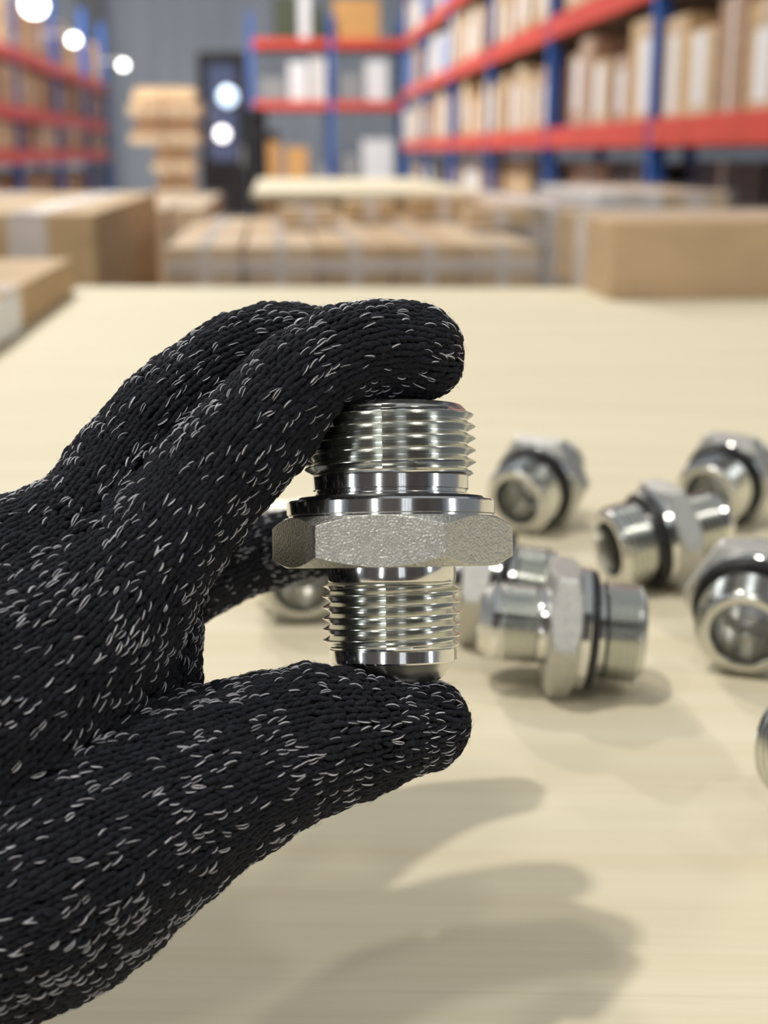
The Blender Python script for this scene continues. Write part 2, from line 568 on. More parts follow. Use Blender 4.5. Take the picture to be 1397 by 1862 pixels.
# ------------------------------------------------------------------ gloved hand
# joints of each finger: (x px, y px, depth mm, radius mm), wrist first
CHAINS = {
    'index': [(-560, 1530, 205, 27), (-300, 1440, 208, 26.5), (-100, 1330, 214, 23.5), (90, 1195, 222, 18), (225, 1065, 229, 13),
              (338, 932, 236, 10.6), (445, 806, 241, 10.1), (545, 700, 245, 9.8), (640, 648, 249, 9.2), (722, 637, 252, 8.9), (757, 640, 253, 8.7)],
    'middle': [(-320, 1330, 222, 22), (-150, 1195, 232, 20), (60, 1065, 240, 16.6), (165, 965, 247, 12.4), (222, 862, 252, 10.4),
               (302, 762, 258, 9.9), (400, 682, 264, 9.6), (500, 640, 268, 9.4), (575, 640, 271, 9.0), (650, 645, 274, 8.6), (700, 652, 275, 8.2)],
    'ring': [(-250, 1330, 240, 20), (20, 1140, 252, 16), (150, 1030, 262, 12), (230, 935, 270, 10), (320, 850, 281, 9.4), (430, 795, 296, 8.8), (540, 778, 310, 8.5), (640, 800, 320, 8.3), (725, 825, 326, 7.8)],
    'little': [(-150, 1330, 245, 18), (120, 1180, 262, 13), (285, 1088, 294, 9.6), (400, 1038, 314, 8.7), (520, 997, 328, 8.3), (660, 976, 335, 8.0), (785, 970, 338, 7.4)],
    'palm': [(60, 1190, 236, 17), (300, 1010, 262, 9.2), (288, 1120, 258, 8.2), (270, 1235, 250, 9.4), (200, 1330, 240, 15)],
    'thumb': [(-520, 1580, 206, 26), (-330, 1590, 206, 25), (-150, 1625, 208, 23.5), (60, 1575, 214, 22.4), (200, 1500, 220, 19.6), (320, 1440, 227, 16.8), (430, 1393, 234, 15.0),
              (560, 1346, 241, 13.6), (665, 1331, 246, 10.6), (730, 1321, 250, 9.0), (768, 1317, 251, 8.3)],
}
NAMES = list(CHAINS)
SPINES = []                                  # per chain: points (n,3), radii, arc length


def catmull(P, step=5.0):
    P = np.array(P, float)
    Q = np.vstack((2 * P[0] - P[1], P, 2 * P[-1] - P[-2]))
    out = []
    for i in range(1, len(Q) - 2):
        p0, p1, p2, p3 = Q[i - 1], Q[i], Q[i + 1], Q[i + 2]
        n = max(2, int(np.linalg.norm((p2 - p1)[:3]) / step))
        for t in np.arange(n) / n:
            out.append(0.5 * (2 * p1 + (p2 - p0) * t + (2 * p0 - 5 * p1 + 4 * p2 - p3) * t * t + (3 * p1 - p0 - 3 * p2 + p3) * t ** 3))
    out.append(Q[-2])
    return np.array(out)


for nm in NAMES:
    J = []
    for a, b, d, r in CHAINS[nm]:
        e = d if d > 247 else 247 + (d - 247) * 0.4      # the hand keeps close to the plane of the adapter
        J.append((*cp(a, b, e), r * e / d))
    S = catmull(J)
    SPINES.append((S[:, :3], S[:, 3]))


def seg_d(p, a, b, ra, rb):
    ab = b - a
    h = np.clip(((p - a) @ ab) / ab.dot(ab), 0, 1)
    q = p - a - h[..., None] * ab
    return np.sqrt((q * q).sum(-1)) - (ra + h * (rb - ra))


def smin(a, b, k):
    h = np.maximum(k - np.abs(a - b), 0) / k
    return np.minimum(a, b) - h * h * k * 0.25


def held_sdf(p):                             # the adapter as stacked discs, so that the glove gives way to it
    v = p - HELD_C
    z = v @ HELD_A
    r = np.sqrt(np.maximum((v * v).sum(-1) - z * z, 0))
    d = np.full(z.shape, 1e3)
    for z0, z1, rr in ((-4.75, 4.75, 23), (4.75, 8, 20.2), (8, 26.2, 16.6), (-22.8, -4.75, 13.5), (-24.6, -22.8, 11.6), (-26.5, -24.6, 10.0)):
        dz = np.abs(z - (z0 + z1) / 2) - (z1 - z0) / 2
        dr = r - rr
        d = np.minimum(d, np.minimum(np.maximum(dz, dr), 0) + np.hypot(np.maximum(dz, 0), np.maximum(dr, 0)))
    return d


NOISE = np.random.default_rng(5).random((6, 32, 32, 32))


def vnoise(p, scale, seed):                  # cheap smooth value noise
    g = NOISE[seed]
    q = p / scale
    i = np.floor(q).astype(int); f = q - i
    f = f * f * (3 - 2 * f)
    o = 0
    for a in (0, 1):
        for b in (0, 1):
            for c in (0, 1):
                w = (f[:, 0] if a else 1 - f[:, 0]) * (f[:, 1] if b else 1 - f[:, 1]) * (f[:, 2] if c else 1 - f[:, 2])
                o = o + w * g[(i[:, 0] + a) % 32, (i[:, 1] + b) % 32, (i[:, 2] + c) % 32]
    return o


KU = 3.2
GIVE = 0.25


def glove_f(p):
    per = []
    for S, rr in SPINES:
        d = np.full(p.shape[0], 1e3)
        for i in range(len(S) - 1):
            d = np.minimum(d, seg_d(p, S[i], S[i + 1], rr[i], rr[i + 1]))
        per.append(d)
    f = per[0]
    for d in per[1:]:
        f = smin(f, d, KU)
    f = f + 1.3 * (vnoise(p, 11.0, 1) - 0.5) + 0.6 * (vnoise(p, 5.0, 2) - 0.5)
    f = -smin(-f, held_sdf(p) - GIVE, 1.5)
    return f, np.array(per)


def glove_grad(p, e=0.25):
    g = np.zeros_like(p)
    for k in range(3):
        q = p.copy(); q[:, k] += e
        w = p.copy(); w[:, k] -= e
        g[:, k] = glove_f(q)[0] - glove_f(w)[0]
    return g / np.maximum(np.linalg.norm(g, axis=1, keepdims=True), 1e-9)


def glove_body(inset=0.45, h=1.5):
    lo = np.min([(S - rr[:, None]).min(0) for S, rr in SPINES], 0) - 4
    hi = np.max([(S + rr[:, None]).max(0) for S, rr in SPINES], 0) + 4
    n = np.ceil((hi - lo) / h).astype(int) + 1
    axs = [lo[k] + h * np.arange(n[k]) for k in range(3)]
    f = None
    for S, rr in SPINES:
        d = np.full(tuple(n), 30.0, np.float32)
        for i in range(len(S) - 1):
            m = max(rr[i], rr[i + 1]) + 6
            a0 = np.minimum(S[i], S[i + 1]) - m
            a1 = np.maximum(S[i], S[i + 1]) + m
            sl = tuple(slice(max(0, int((a0[k] - lo[k]) / h)), min(n[k], int((a1[k] - lo[k]) / h) + 2)) for k in range(3))
            g = np.stack(np.meshgrid(axs[0][sl[0]], axs[1][sl[1]], axs[2][sl[2]], indexing='ij'), -1)
            d[sl] = np.minimum(d[sl], seg_d(g, S[i], S[i + 1], rr[i], rr[i + 1]))
        f = d if f is None else smin(f, d, KU)
    hc = np.array([HELD_C - 40, HELD_C + 40])
    sl = tuple(slice(max(0, int((hc[0][k] - lo[k]) / h)), min(n[k], int((hc[1][k] - lo[k]) / h) + 2)) for k in range(3))
    g = np.stack(np.meshgrid(axs[0][sl[0]], axs[1][sl[1]], axs[2][sl[2]], indexing='ij'), -1)
    f[sl] = -smin(-f[sl], held_sdf(g) - GIVE, 1.5)
    f = f + inset
    ins = f < 0
    # surface nets
    acc = np.zeros(tuple(n - 1) + (3,), np.float32)
    cnt = np.zeros(tuple(n - 1), np.int32)
    cs = [(i, j, k) for i in (0, 1) for j in (0, 1) for k in (0, 1)]

    def corner(c, arr):
        return arr[c[0]:n[0] - 1 + c[0], c[1]:n[1] - 1 + c[1], c[2]:n[2] - 1 + c[2]]
    for c in cs:
        for k in range(3):
            if c[k] == 0:
                e = list(c); e[k] = 1
                fa, fb = corner(c, f), corner(tuple(e), f)
                x = (fa < 0) != (fb < 0)
                t = np.where(x, fa / np.where(x, fa - fb, 1), 0)
                for q in range(3):
                    acc[..., q] += np.where(x, c[q] + (t if q == k else 0), 0)
                cnt += x
    act = cnt > 0
    idx = -np.ones(act.shape, np.int64)
    idx[act] = np.arange(act.sum())
    cell = np.argwhere(act)
    V = lo + h * (cell + acc[act] / cnt[act][:, None])
    quads = []
    for k in range(3):
        u, v = (k + 1) % 3, (k + 2) % 3
        a = [slice(None)] * 3; b = [slice(None)] * 3
        a[k] = slice(0, -1); b[k] = slice(1, None)
        fa, fb = ins[tuple(a)], ins[tuple(b)]
        ed = np.argwhere(fa != fb)
        ok = (ed[:, u] > 0) & (ed[:, v] > 0) & (ed[:, u] < n[u] - 1) & (ed[:, v] < n[v] - 1)
        ed = ed[ok]
        fl_ = fa[tuple(ed.T)]
        q = []
        for du, dv in ((1, 1), (0, 1), (0, 0), (1, 0)):
            c = ed.copy(); c[:, u] -= du; c[:, v] -= dv
            q.append(idx[tuple(c.T)])
        q = np.stack(q, 1)
        q[~fl_] = q[~fl_][:, ::-1]
        quads.append(q)
    Q = np.vstack(quads)
    Q = Q[(Q >= 0).all(1)]
    return V, Q


GV, GQ = glove_body()
for _ in range(2):
    GV = GV - glove_grad(GV) * (np.clip(glove_f(GV)[0], -2, 2) + 0.45)[:, None]
HAND0 = c2w(SPINES[0][0][4])
hand = link('gloved_hand', fast_mesh('gloved_hand', c2w(GV) - HAND0, GQ), MT['core'], None, HAND0)
tag(hand, 'left hand in a black flecked knit glove pinching an upright steel fitting', 'gloved hand')

# knitted stitches: rows of V loops along every finger, laid on the glove surface
WALE, COURSE = 2.15, 1.6
st_c, st_t, st_n, st_w, st_h = [], [], [], [], []
for ci, (S, rr) in enumerate(SPINES):
    seg = np.linalg.norm(np.diff(S, axis=0), axis=1)
    L = np.concatenate(([0], np.cumsum(seg)))
    tan = np.gradient(S, axis=0)
    tan /= np.linalg.norm(tan, axis=1, keepdims=True)
    up = np.array((0, 0, -1.0))
    fr_ = []
    u = up - tan[0] * up.dot(tan[0]); u /= np.linalg.norm(u)
    for i in range(len(S)):
        u = u - tan[i] * u.dot(tan[i]); u /= np.linalg.norm(u)
        fr_.append(u)
    fr_ = np.array(fr_)
    t = L[-1]
    Ncur = None
    P0, D0, T0, W0 = [], [], [], []
    # body of the tube, from the tip down
    while t > 0:
        r = np.interp(t, L, rr)
        want = 2 * math.pi * r / WALE
        if Ncur is None or want > Ncur * 1.22 or want < Ncur * 0.78:
            Ncur = int(round(want * (1.08 if Ncur else 1)))
            off = rng.random()
        s = np.array([np.interp(t, L, S[:, k]) for k in range(3)])
        tg = np.array([np.interp(t, L, tan[:, k]) for k in range(3)]); tg /= np.linalg.norm(tg)
        uu = np.array([np.interp(t, L, fr_[:, k]) for k in range(3)]); uu -= tg * uu.dot(tg); uu /= np.linalg.norm(uu)
        vv = np.cross(tg, uu)
        th = 2 * math.pi * (np.arange(Ncur) + off) / Ncur
        P0.append(np.repeat(s[None], Ncur, 0)); D0.append(np.cos(th)[:, None] * uu + np.sin(th)[:, None] * vv)
        T0.append(np.repeat(tg[None], Ncur, 0)); W0.append(np.full(Ncur, 2 * math.pi * r / Ncur))
        t -= COURSE
    # rounded tip: rows leaning over the end
    s, tg, uu = S[-1], tan[-1], fr_[-1]
    vv = np.cross(tg, uu)
    r = rr[-1]
    lat = COURSE / r
    while lat < 1.45:
        N = max(4, int(round(2 * math.pi * r * math.cos(lat) / WALE)))
        th = 2 * math.pi * (np.arange(N) + rng.random()) / N
        side = np.cos(th)[:, None] * uu + np.sin(th)[:, None] * vv
        P0.append(np.repeat(s[None], N, 0)); D0.append(side * math.cos(lat) + tg * math.sin(lat))
        T0.append(tg * math.cos(lat) - side * math.sin(lat)); W0.append(np.full(N, 2 * math.pi * r * math.cos(lat) / N))
        lat += COURSE / r
    P0, D0, T0, W0 = map(np.concatenate, (P0, D0, T0, W0))
    rho = np.zeros(len(P0))
    for _ in range(14):
        f, per = glove_f(P0 + rho[:, None] * D0)
        rho += np.clip(-f, -3, 3)
    X = P0 + rho[:, None] * D0
    f, per = glove_f(X)
    oth = np.delete(per, ci, 0).min(0)
    ok = (np.abs(f) < 0.25) & (per[ci] <= oth + 0.35) & (per[ci] < 2.5)
    X, T0, W0 = X[ok], T0[ok], W0[ok]
    N_ = glove_grad(X)
    T_ = T0 - N_ * (T0 * N_).sum(1, keepdims=True)
    T_ /= np.linalg.norm(T_, axis=1, keepdims=True)
    st_c.append(X); st_t.append(T_); st_n.append(N_); st_w.append(np.clip(W0, 1.3, 2.6))
X, T_, N_, W_ = map(np.concatenate, (st_c, st_t, st_n, st_w))
# leave the wrist beyond the cuff line bare of stitches
keep = X[:, 0] > -130
X, T_, N_, W_ = X[keep], T_[keep], N_[keep], W_[keep]
B_ = np.cross(N_, T_)
turn = rng.normal(0, 0.07, len(X)) + 0.35 * (vnoise(X, 9.0, 4) - 0.5)
T_, B_ = T_ * np.cos(turn)[:, None] + B_ * np.sin(turn)[:, None], B_ * np.cos(turn)[:, None] - T_ * np.sin(turn)[:, None]
X = X + T_ * rng.normal(0, 0.10, (len(X), 1)) + B_ * rng.normal(0, 0.05, (len(X), 1))
print('stitches', len(X))


def strands(cent, T, N, B, path, rad, sides):
    """path: (m, rings, 3) offsets along T, B, N in mm; rad: (m, rings)"""
    m, k, _ = path.shape
    C = cent[:, None] + path[..., 0:1] * T[:, None] + path[..., 1:2] * B[:, None] + path[..., 2:3] * N[:, None]
    d = np.gradient(C, axis=1)
    d /= np.linalg.norm(d, axis=2, keepdims=True)
    nn = np.repeat(N[:, None], k, 1)
    s1 = np.cross(d, nn); s1 /= np.maximum(np.linalg.norm(s1, axis=2, keepdims=True), 1e-9)
    s2 = np.cross(s1, d)
    th = 2 * np.pi * np.arange(sides) / sides
    V = C[:, :, None] + rad[:, :, None, None] * (np.cos(th)[None, None, :, None] * s1[:, :, None] + np.sin(th)[None, None, :, None] * s2[:, :, None])
    V = V.reshape(-1, 3)
    base = (np.arange(m) * k * sides)[:, None, None]
    i = np.arange(k - 1)[:, None] * sides
    j = np.arange(sides)[None]
    j2 = (j + 1) % sides
    q = np.stack((i + j, i + j2, i + sides + j2, i + sides + j), -1).reshape(1, -1, 4)
    Q = (base + q).reshape(-1, 4)
    return V, Q


TAU = np.linspace(-1, 1, 5)
allV, allQ, off = [], [], 0
leg_rec = []
for sgn in (-1, 1):
    m = len(X)
    jit = rng.normal(0, 1, (m, 5))
    ln = COURSE * (0.90 + 0.12 * jit[:, 0])
    b0 = sgn * W_ * (0.06 + 0.04 * jit[:, 1])
    b1 = sgn * W_ * (0.395 + 0.04 * jit[:, 2])
    path = np.zeros((m, 5, 3))
    path[:, :, 0] = ln[:, None] * TAU
    s = (TAU + 1) / 2
    path[:, :, 1] = b0[:, None] + (b1 - b0)[:, None] * (s ** 0.75)
    path[:, :, 2] = (0.10 + 0.10 * jit[:, 3])[:, None] + 0.42 * (1 - TAU ** 2) - 0.30 + 0.10 * TAU
    rad = (W_ * 0.25 * (1 + 0.12 * jit[:, 4]))[:, None] * np.array((0.45, 0.92, 1.0, 0.92, 0.5))
    V, Q = strands(X, T_, N_, B_, path, rad, 6)
    allV.append(V); allQ.append(Q + off); off += len(V)
    leg_rec.append((path, rad))
kv = np.vstack(allV)
kn = link('knit_stitches', fast_mesh('knit_stitches', c2w(kv) - HAND0, np.vstack(allQ)), MT['yarn'], hand)
tag(kn, 'black knitted stitches', kind='stuff')


# pale fibres twisted into the yarn
allV, allQ, off = [], [], 0
dens = 0.09 + 0.34 * np.clip((vnoise(X, 5.5, 3) - 0.34) * 2.4, 0, 1)
for si, (path, rad) in enumerate(leg_rec):
    pick = rng.random(len(X)) < dens
    for copy in range(2):
        pk = pick if copy == 0 else pick & (rng.random(len(X)) < 0.25)
        idx = np.where(pk)[0]
        m = len(idx)
        sh = rng.uniform(-0.5, 0.5, m)
        tt = np.linspace(-1, 1, 6)
        base = path[idx]
        p6 = np.stack([np.stack([np.interp(tt * 0.9, TAU, base[i, :, k]) for k in range(3)], -1) for i in range(m)]) if m else np.zeros((0, 6, 3))
        r6 = np.array([np.interp(tt, TAU, rad[i]) for i in idx]) if m else np.zeros((0, 6))
        p6[:, :, 1] += r6 * sh[:, None] + (0.18 * np.sign(sh))[:, None] * (1 - tt ** 2)
        p6[:, :, 2] += r6 * (0.93 - 0.45 * sh[:, None] ** 2) + 0.05
        rw = rng.uniform(0.055, 0.135, m)[:, None] * np.array((0.35, 0.85, 1.0, 1.0, 0.8, 0.3))
        V, Q = strands(X[idx], T_[idx], N_[idx], B_[idx], p6, rw, 5)
        allV.append(V); allQ.append(Q + off); off += len(V)
fk = link('pale_flecks', fast_mesh('pale_flecks', c2w(np.vstack(allV)) - HAND0, np.vstack(allQ)), MT['fleck'], hand)
tag(fk, 'light grey fibres flecking the knit', kind='stuff')

# loose fuzz
m = 80000
idx = rng.integers(0, len(X), m)
dirv = rng.normal(0, 1, (m, 2)); dirv /= np.linalg.norm(dirv, axis=1, keepdims=True)
ln = np.minimum(rng.gamma(2.2, 0.36, m), 2.1)
lift = np.where(rng.random(m) < 0.6, rng.uniform(-0.1, 0.2, m), rng.uniform(0.1, 0.75, m))
tt = np.linspace(0, 1, 3)
curl = rng.normal(0, 0.5, (m, 2))
path = np.zeros((m, 3, 3))
for k in range(2):
    path[:, :, k] = rng.uniform(-0.8, 0.8, m)[:, None] + ln[:, None] * (dirv[:, k:k + 1] * tt + curl[:, k:k + 1] * tt ** 2)
path[:, :, 2] = rng.uniform(0.35, 0.62, m)[:, None] + ln[:, None] * lift[:, None] * tt * (1 - 0.35 * tt)
rad = np.repeat(rng.uniform(0.010, 0.022, m)[:, None], 3, 1)
V, Q = strands(X[idx], T_[idx], N_[idx], B_[idx], path, rad, 3)
fz = link('loose_fuzz', fast_mesh('loose_fuzz', c2w(V) - HAND0, Q), MT['fuzz'], hand)
tag(fz, 'fine black fuzz', kind='stuff')

# cuff and sleeve beyond the left edge of the picture
def tube(name, pts, rads, m, parent, n=40, origin=None):
    pts = np.array(pts, float)
    tg = np.gradient(pts, axis=0); tg /= np.linalg.norm(tg, axis=1, keepdims=True)
    V, Fc = [], []
    for p, t_, r in zip(pts, tg, rads):
        u = np.cross(t_, (0, 0, 1.0)); u /= np.linalg.norm(u); v = np.cross(t_, u)
        for i in range(n):
            a = 2 * math.pi * i / n
            V.append(p + r * (math.cos(a) * u + math.sin(a) * v))
    V = c2w(np.array(V)) - origin
    for q in range(len(pts) - 1):
        for i in range(n):
            j = (i + 1) % n
            Fc.append((q * n + i, q * n + j, (q + 1) * n + j, (q + 1) * n + i))
    Fc.append(tuple(range(n))); Fc.append(tuple(range((len(pts) - 1) * n, len(pts) * n)))
    return link(name, new_mesh(name, V, Fc, True, 40), m, parent)


w0 = np.array(cp(-480, 1555, 230))
ws = [w0 + np.array((-d, 0.06 * d, 0.02 * d)) for d in (-14, -6, 4, 14, 26, 34)]
tube('cuff', ws, (33, 34.5, 34, 34.6, 34.2, 33.5), MT['core'], hand, origin=HAND0)
ws = [w0 + np.array((-d, 0.06 * d, 0.02 * d)) for d in (18, 20, 50, 80, 120, 170, 230)]
tube('sleeve', ws, (34, 36.5, 37, 36.5, 37.5, 39, 41), MT['sleeve'], hand, origin=HAND0)

# ------------------------------------------------------------------ warehouse goods
EYE = float(CAM[2])


def carton(label, x0, x1, y0, y1, z0, z1, m='card', tape=None, tw=0.05, sticker=None, group=None, name='carton', cat='carton', front=-1):
    """tape: letters x, y, z naming the axis each tape loop runs around; sticker: (u0, u1, v0, v1) on the front face"""
    ox, oy = (x0 + x1) / 2, (y0 + y1) / 2
    root = link(name, box_data(x0 - ox, x1 - ox, y0 - oy, y1 - oy, 0, z1 - z0, 0.004), MT[m], None, (ox, oy, z0))
    tag(root, label, cat, group)
    w, d, h, e = x1 - x0, y1 - y0, z1 - z0, 0.0012
    for t in tape or '':
        if t == 'x':                          # over the top and down front and back
            box('tape', -tw / 2, tw / 2, -d / 2 - e, d / 2 + e, -e * 0.2, h + e, MT['tape'], root)
        elif t == 'y':                        # over the top and down the sides
            box('tape', -w / 2 - e, w / 2 + e, -tw / 2, tw / 2, -e * 0.2, h + 1.5 * e, MT['tape'], root)
        else:                                 # around the waist
            box('tape', -w / 2 - 2 * e, w / 2 + 2 * e, -d / 2 - 2 * e, d / 2 + 2 * e, h * 0.5 - tw / 2, h * 0.5 + tw / 2, MT['tape'], root)  
    if sticker:
        side, u0, u1, v0, v1 = sticker
        if side == 'front':
            box('sticker', -w / 2 + w * u0, -w / 2 + w * u1, -d / 2 - 0.002, -d / 2 + 0.001, h * v0, h * v1, MT['paper'], root)
        elif side == 'left':
            box('sticker', -w / 2 - 0.002, -w / 2 + 0.001, -d / 2 + d * u0, -d / 2 + d * u1, h * v0, h * v1, MT['paper'], root)
        else:
            box('sticker', w / 2 - 0.001, w / 2 + 0.002, -d / 2 + d * u0, -d / 2 + d * u1, h * v0, h * v1, MT['paper'], root)
    return root


def pallet(x0, x1, y0, y1, label):
    w, d = x1 - x0, y1 - y0
    root = tag(empty('pallet', ((x0 + x1) / 2, (y0 + y1) / 2, 0)), label, 'pallet', 'pallets under the goods')
    n = max(4, int(w / 0.15))
    bw = w / n * 0.78
    for i in range(n):
        cx_ = -w / 2 + (i + 0.5) * w / n
        box('deck_board', cx_ - bw / 2, cx_ + bw / 2, -d / 2, d / 2, 0.118, 0.14, MT['pallet'], root)
    for q in (-d / 2, -0.05, d / 2 - 0.1):
        box('bearer', -w / 2, w / 2, q, q + 0.1, 0.0, 0.118, MT['pallet'], root)
    return root


def stack(name_of, x0, x1, y0, y1, ztop, layers, group, mats=('card', 'card_b'), film=None, tapes='xz', tw=0.05, gap=0.006):
    """layers, top first: (height, columns, rows); every carton is its own object"""
    pallet(x0, x1, y0, y1, 'wooden pallet under the ' + name_of)
    z = ztop
    lw = ['top', 'second', 'third', 'fourth', 'fifth', 'sixth']
    H = [l[0] for l in layers]
    rest = (ztop - 0.14) - sum(H)
    for li, (h, nx, ny) in enumerate(layers):
        if li == len(layers) - 1:
            h = h + rest
        for i in range(nx):
            for j in range(ny):
                if 0 < i < nx - 1 and 0 < j < ny - 1 and li > 0:
                    continue
                w, d = (x1 - x0) / nx, (y1 - y0) / ny
                a, b = x0 + i * w, y0 + j * d
                jit = lambda: random.uniform(0, gap)
                lab = f'carton in the {name_of}, {lw[li]} layer, {ordinal(j)} row back, {ordinal(i)} from left'
                carton(lab, a + jit(), a + w - jit(), b + jit(), b + d - jit(), z - h, z, random.choice(mats), tapes if li < 2 else 'x', tw, None, group)
        z -= h
    if film:
        e = 0.012
        me = box_data(x0 - e, x1 + e, y0 - e, y1 + e, ztop - film, ztop + e, 0.01)
        o = link('stretch_film', me, MT['film'])
        tag(o, 'clear stretch film wrapped round the ' + name_of, 'stretch film')


def edge_x(px, py, y):
    return float(on_y(px, py, y)[0])


def z_at(px, py, y):
    return float(on_y(px, py, y)[2])


# left pallet: its right side faces the aisle in shade
yA = 2.1
stack('left pallet load', edge_x(172, 388, yA) - 0.62, edge_x(172, 388, yA), yA, yA + 1.15, z_at(172, 388, yA),
      [(0.16, 3, 2), (0.16, 3, 2), (0.45, 2, 2)], 'cartons on the left pallet', ('card', 'card'), None, 'x', 0.06)
# flat carton lying on the table at its left edge
p0, p1 = on_z(-10, 652, BOARD_Z), on_z(122, 535, BOARD_Z)
xF = float((p0[0] + p1[0]) / 2)
carton('flat brown carton lying on the table at its left edge', xF - 0.42, xF, float(p0[1]) - 0.25, float(p1[1]), BOARD_Z, BOARD_Z + 0.044, 'card', 'y', 0.07, ('right', 0.36, 0.52, 0.1, 0.9))
# middle load
yB = 2.55
xB0, xB1 = edge_x(300, 448, yB), edge_x(985, 448, yB)
zB = z_at(500, 448, yB)
stack('middle pallet load', xB0, xB1, yB, yB + 1.15, zB, [(0.075, 5, 3), (0.075, 5, 3), (0.20, 3, 2), (0.3, 2, 2)], 'cartons on the middle pallet', ('card', 'card_b', 'card'), 0.3, 'xz', 0.022)
# odd small cartons lying on the middle load
for k, (px, py, w, d, h, m_, nm) in enumerate(((560, 405, 0.13, 0.16, 0.035, 'card_b', 'flat pale carton on the middle load, left one'),
                                                (670, 395, 0.12, 0.2, 0.04, 'card', 'flat brown carton on the middle load, centre one'),
                                                (800, 392, 0.16, 0.18, 0.05, 'card', 'brown carton on the middle load, right one'),
                                                (900, 410, 0.14, 0.15, 0.04, 'card_b', 'pale carton on the middle load at its right end'))):
    p = on_z(px, py, zB + 0.012)
    carton(nm, p[0] - w / 2, p[0] + w / 2, p[1] - d / 2, p[1] + d / 2, zB + 0.0125, zB + 0.0125 + h, m_, 'x', 0.03)
# load behind it under a plywood sheet
yC = 4.1
xC0, xC1 = edge_x(470, 352, yC), edge_x(880, 352, yC)
zC = z_at(600, 350, yC)
stack('far sheet-covered load', xC0, xC1, yC, yC + 1.5, zC - 0.02, [(0.12, 3, 2), (0.3, 2, 2), (0.3, 2, 2)], 'cartons under the plywood sheet', ('card', 'card_c'), None, 'x')
tag(box('plywood_sheet', xC0 - 0.02, xC1 + 0.03, yC - 0.02, yC + 2.3, zC - 0.019, zC, MT['wood'], None, 0.002), 'plywood sheet lying on the far load behind the middle pallet', 'plywood')
stack('rear sheet load', xC0, xC1, yC + 1.56, yC + 2.25, zC - 0.02, [(0.3, 2, 1), (0.5, 2, 1)], 'cartons at the far sheet end', ('card',), None, 'x')
# wide pale-topped load between left and middle
yG = 3.5
stack('low middle-left load', edge_x(240, 400, yG), edge_x(372, 372, yG), yG, yG + 1.3, z_at(300, 380, yG), [(0.2, 2, 2), (0.3, 1, 2)], 'cartons on the low middle-left pallet', ('card_b',), 0.2, 'y', 0.09)
# right loads
p0 = on_z(1110, 546, BOARD_Z)
yD = float(p0[1])
zD = z_at(1200, 402, yD)
carton('long taped carton standing on the far right of the table', float(p0[0]), float(p0[0]) + 0.42, yD, yD + 0.33, BOARD_Z, zD, 'card', 'y', 0.07)
tag(link('stretch_film', box_data(float(p0[0]) - 0.004, float(p0[0]) + 0.424, yD - 0.004, yD + 0.334, BOARD_Z + 0.001, zD + 0.005, 0.004), MT['film']), 'clear stretch film round the long carton on the table', 'stretch film')
yE = 3.1
stack('wrapped right load', edge_x(905, 400, yE), edge_x(1080, 400, yE), yE, yE + 0.9, z_at(960, 372, yE), [(0.14, 2, 2), (0.3, 1, 2), (0.3, 1, 2)], 'cartons on the wrapped right pallet', ('card_b', 'card_w'), 0.5, 'xz', 0.06)
yH = 3.4
stack('rack-side white load', edge_x(1090, 340, yH), edge_x(1330, 340, yH), yH, yH + 0.8, z_at(1200, 350, yH), [(0.2, 2, 2), (0.3, 1, 2), (0.3, 1, 2)], 'cartons on the pallet at the right rack', ('card_b', 'card_w'), 0.6, 'xz', 0.06)

# ------------------------------------------------------------------ pallet racks


def rack(name, x_front, depth, ys, levels, top, label, side, along='y'):
    """side +1: rack stands to the right of its front plane; beams run along y (or x when along = 'x')"""
    root = tag(empty(name, (0, 0, 0)), label, 'pallet rack', 'pallet racks')
    bh, bt, up = 0.11, 0.05, 0.065
    xa, xb = (x_front, x_front + side * depth)

    def bx(nm, u0, u1, v0, v1, z0, z1, m):     # u across the rack, v along it
        u0, u1 = min(u0, u1), max(u0, u1)
        if along == 'y':
            return box(nm, u0, u1, v0, v1, z0, z1, MT[m], root)
        return box(nm, v0, v1, u0, u1, z0, z1, MT[m], root)
    for v in ys:
        for u in (xa, xb - side * up):
            p = bx('upright', u, u + side * up, v - up / 2, v + up / 2, 0, top, 'blue')
            bx('base_plate', u - side * 0.02, u + side * (up + 0.02), v - 0.07, v + 0.07, 0, 0.008, 'blue')
        for zz in (0.3, 1.2, 2.1):
            if zz < top - 0.2:
                bx('brace', xa + side * up, xb - side * up, v - 0.02, v + 0.02, zz, zz + 0.04, 'blue')
    for v0, v1 in zip(ys[:-1], ys[1:]):
        for z in levels:
            for u in (xa - side * 0.006, xb - side * (bt - 0.006)):
                bx('beam', u, u + side * bt, v0 + up / 2, v1 - up / 2, z, z + bh, 'red')
            bx('shelf_deck', xa + side * bt, xb - side * bt, v0 + up / 2, v1 - up / 2, z + bh - 0.03, z + bh - 0.012, 'deck')
    return root


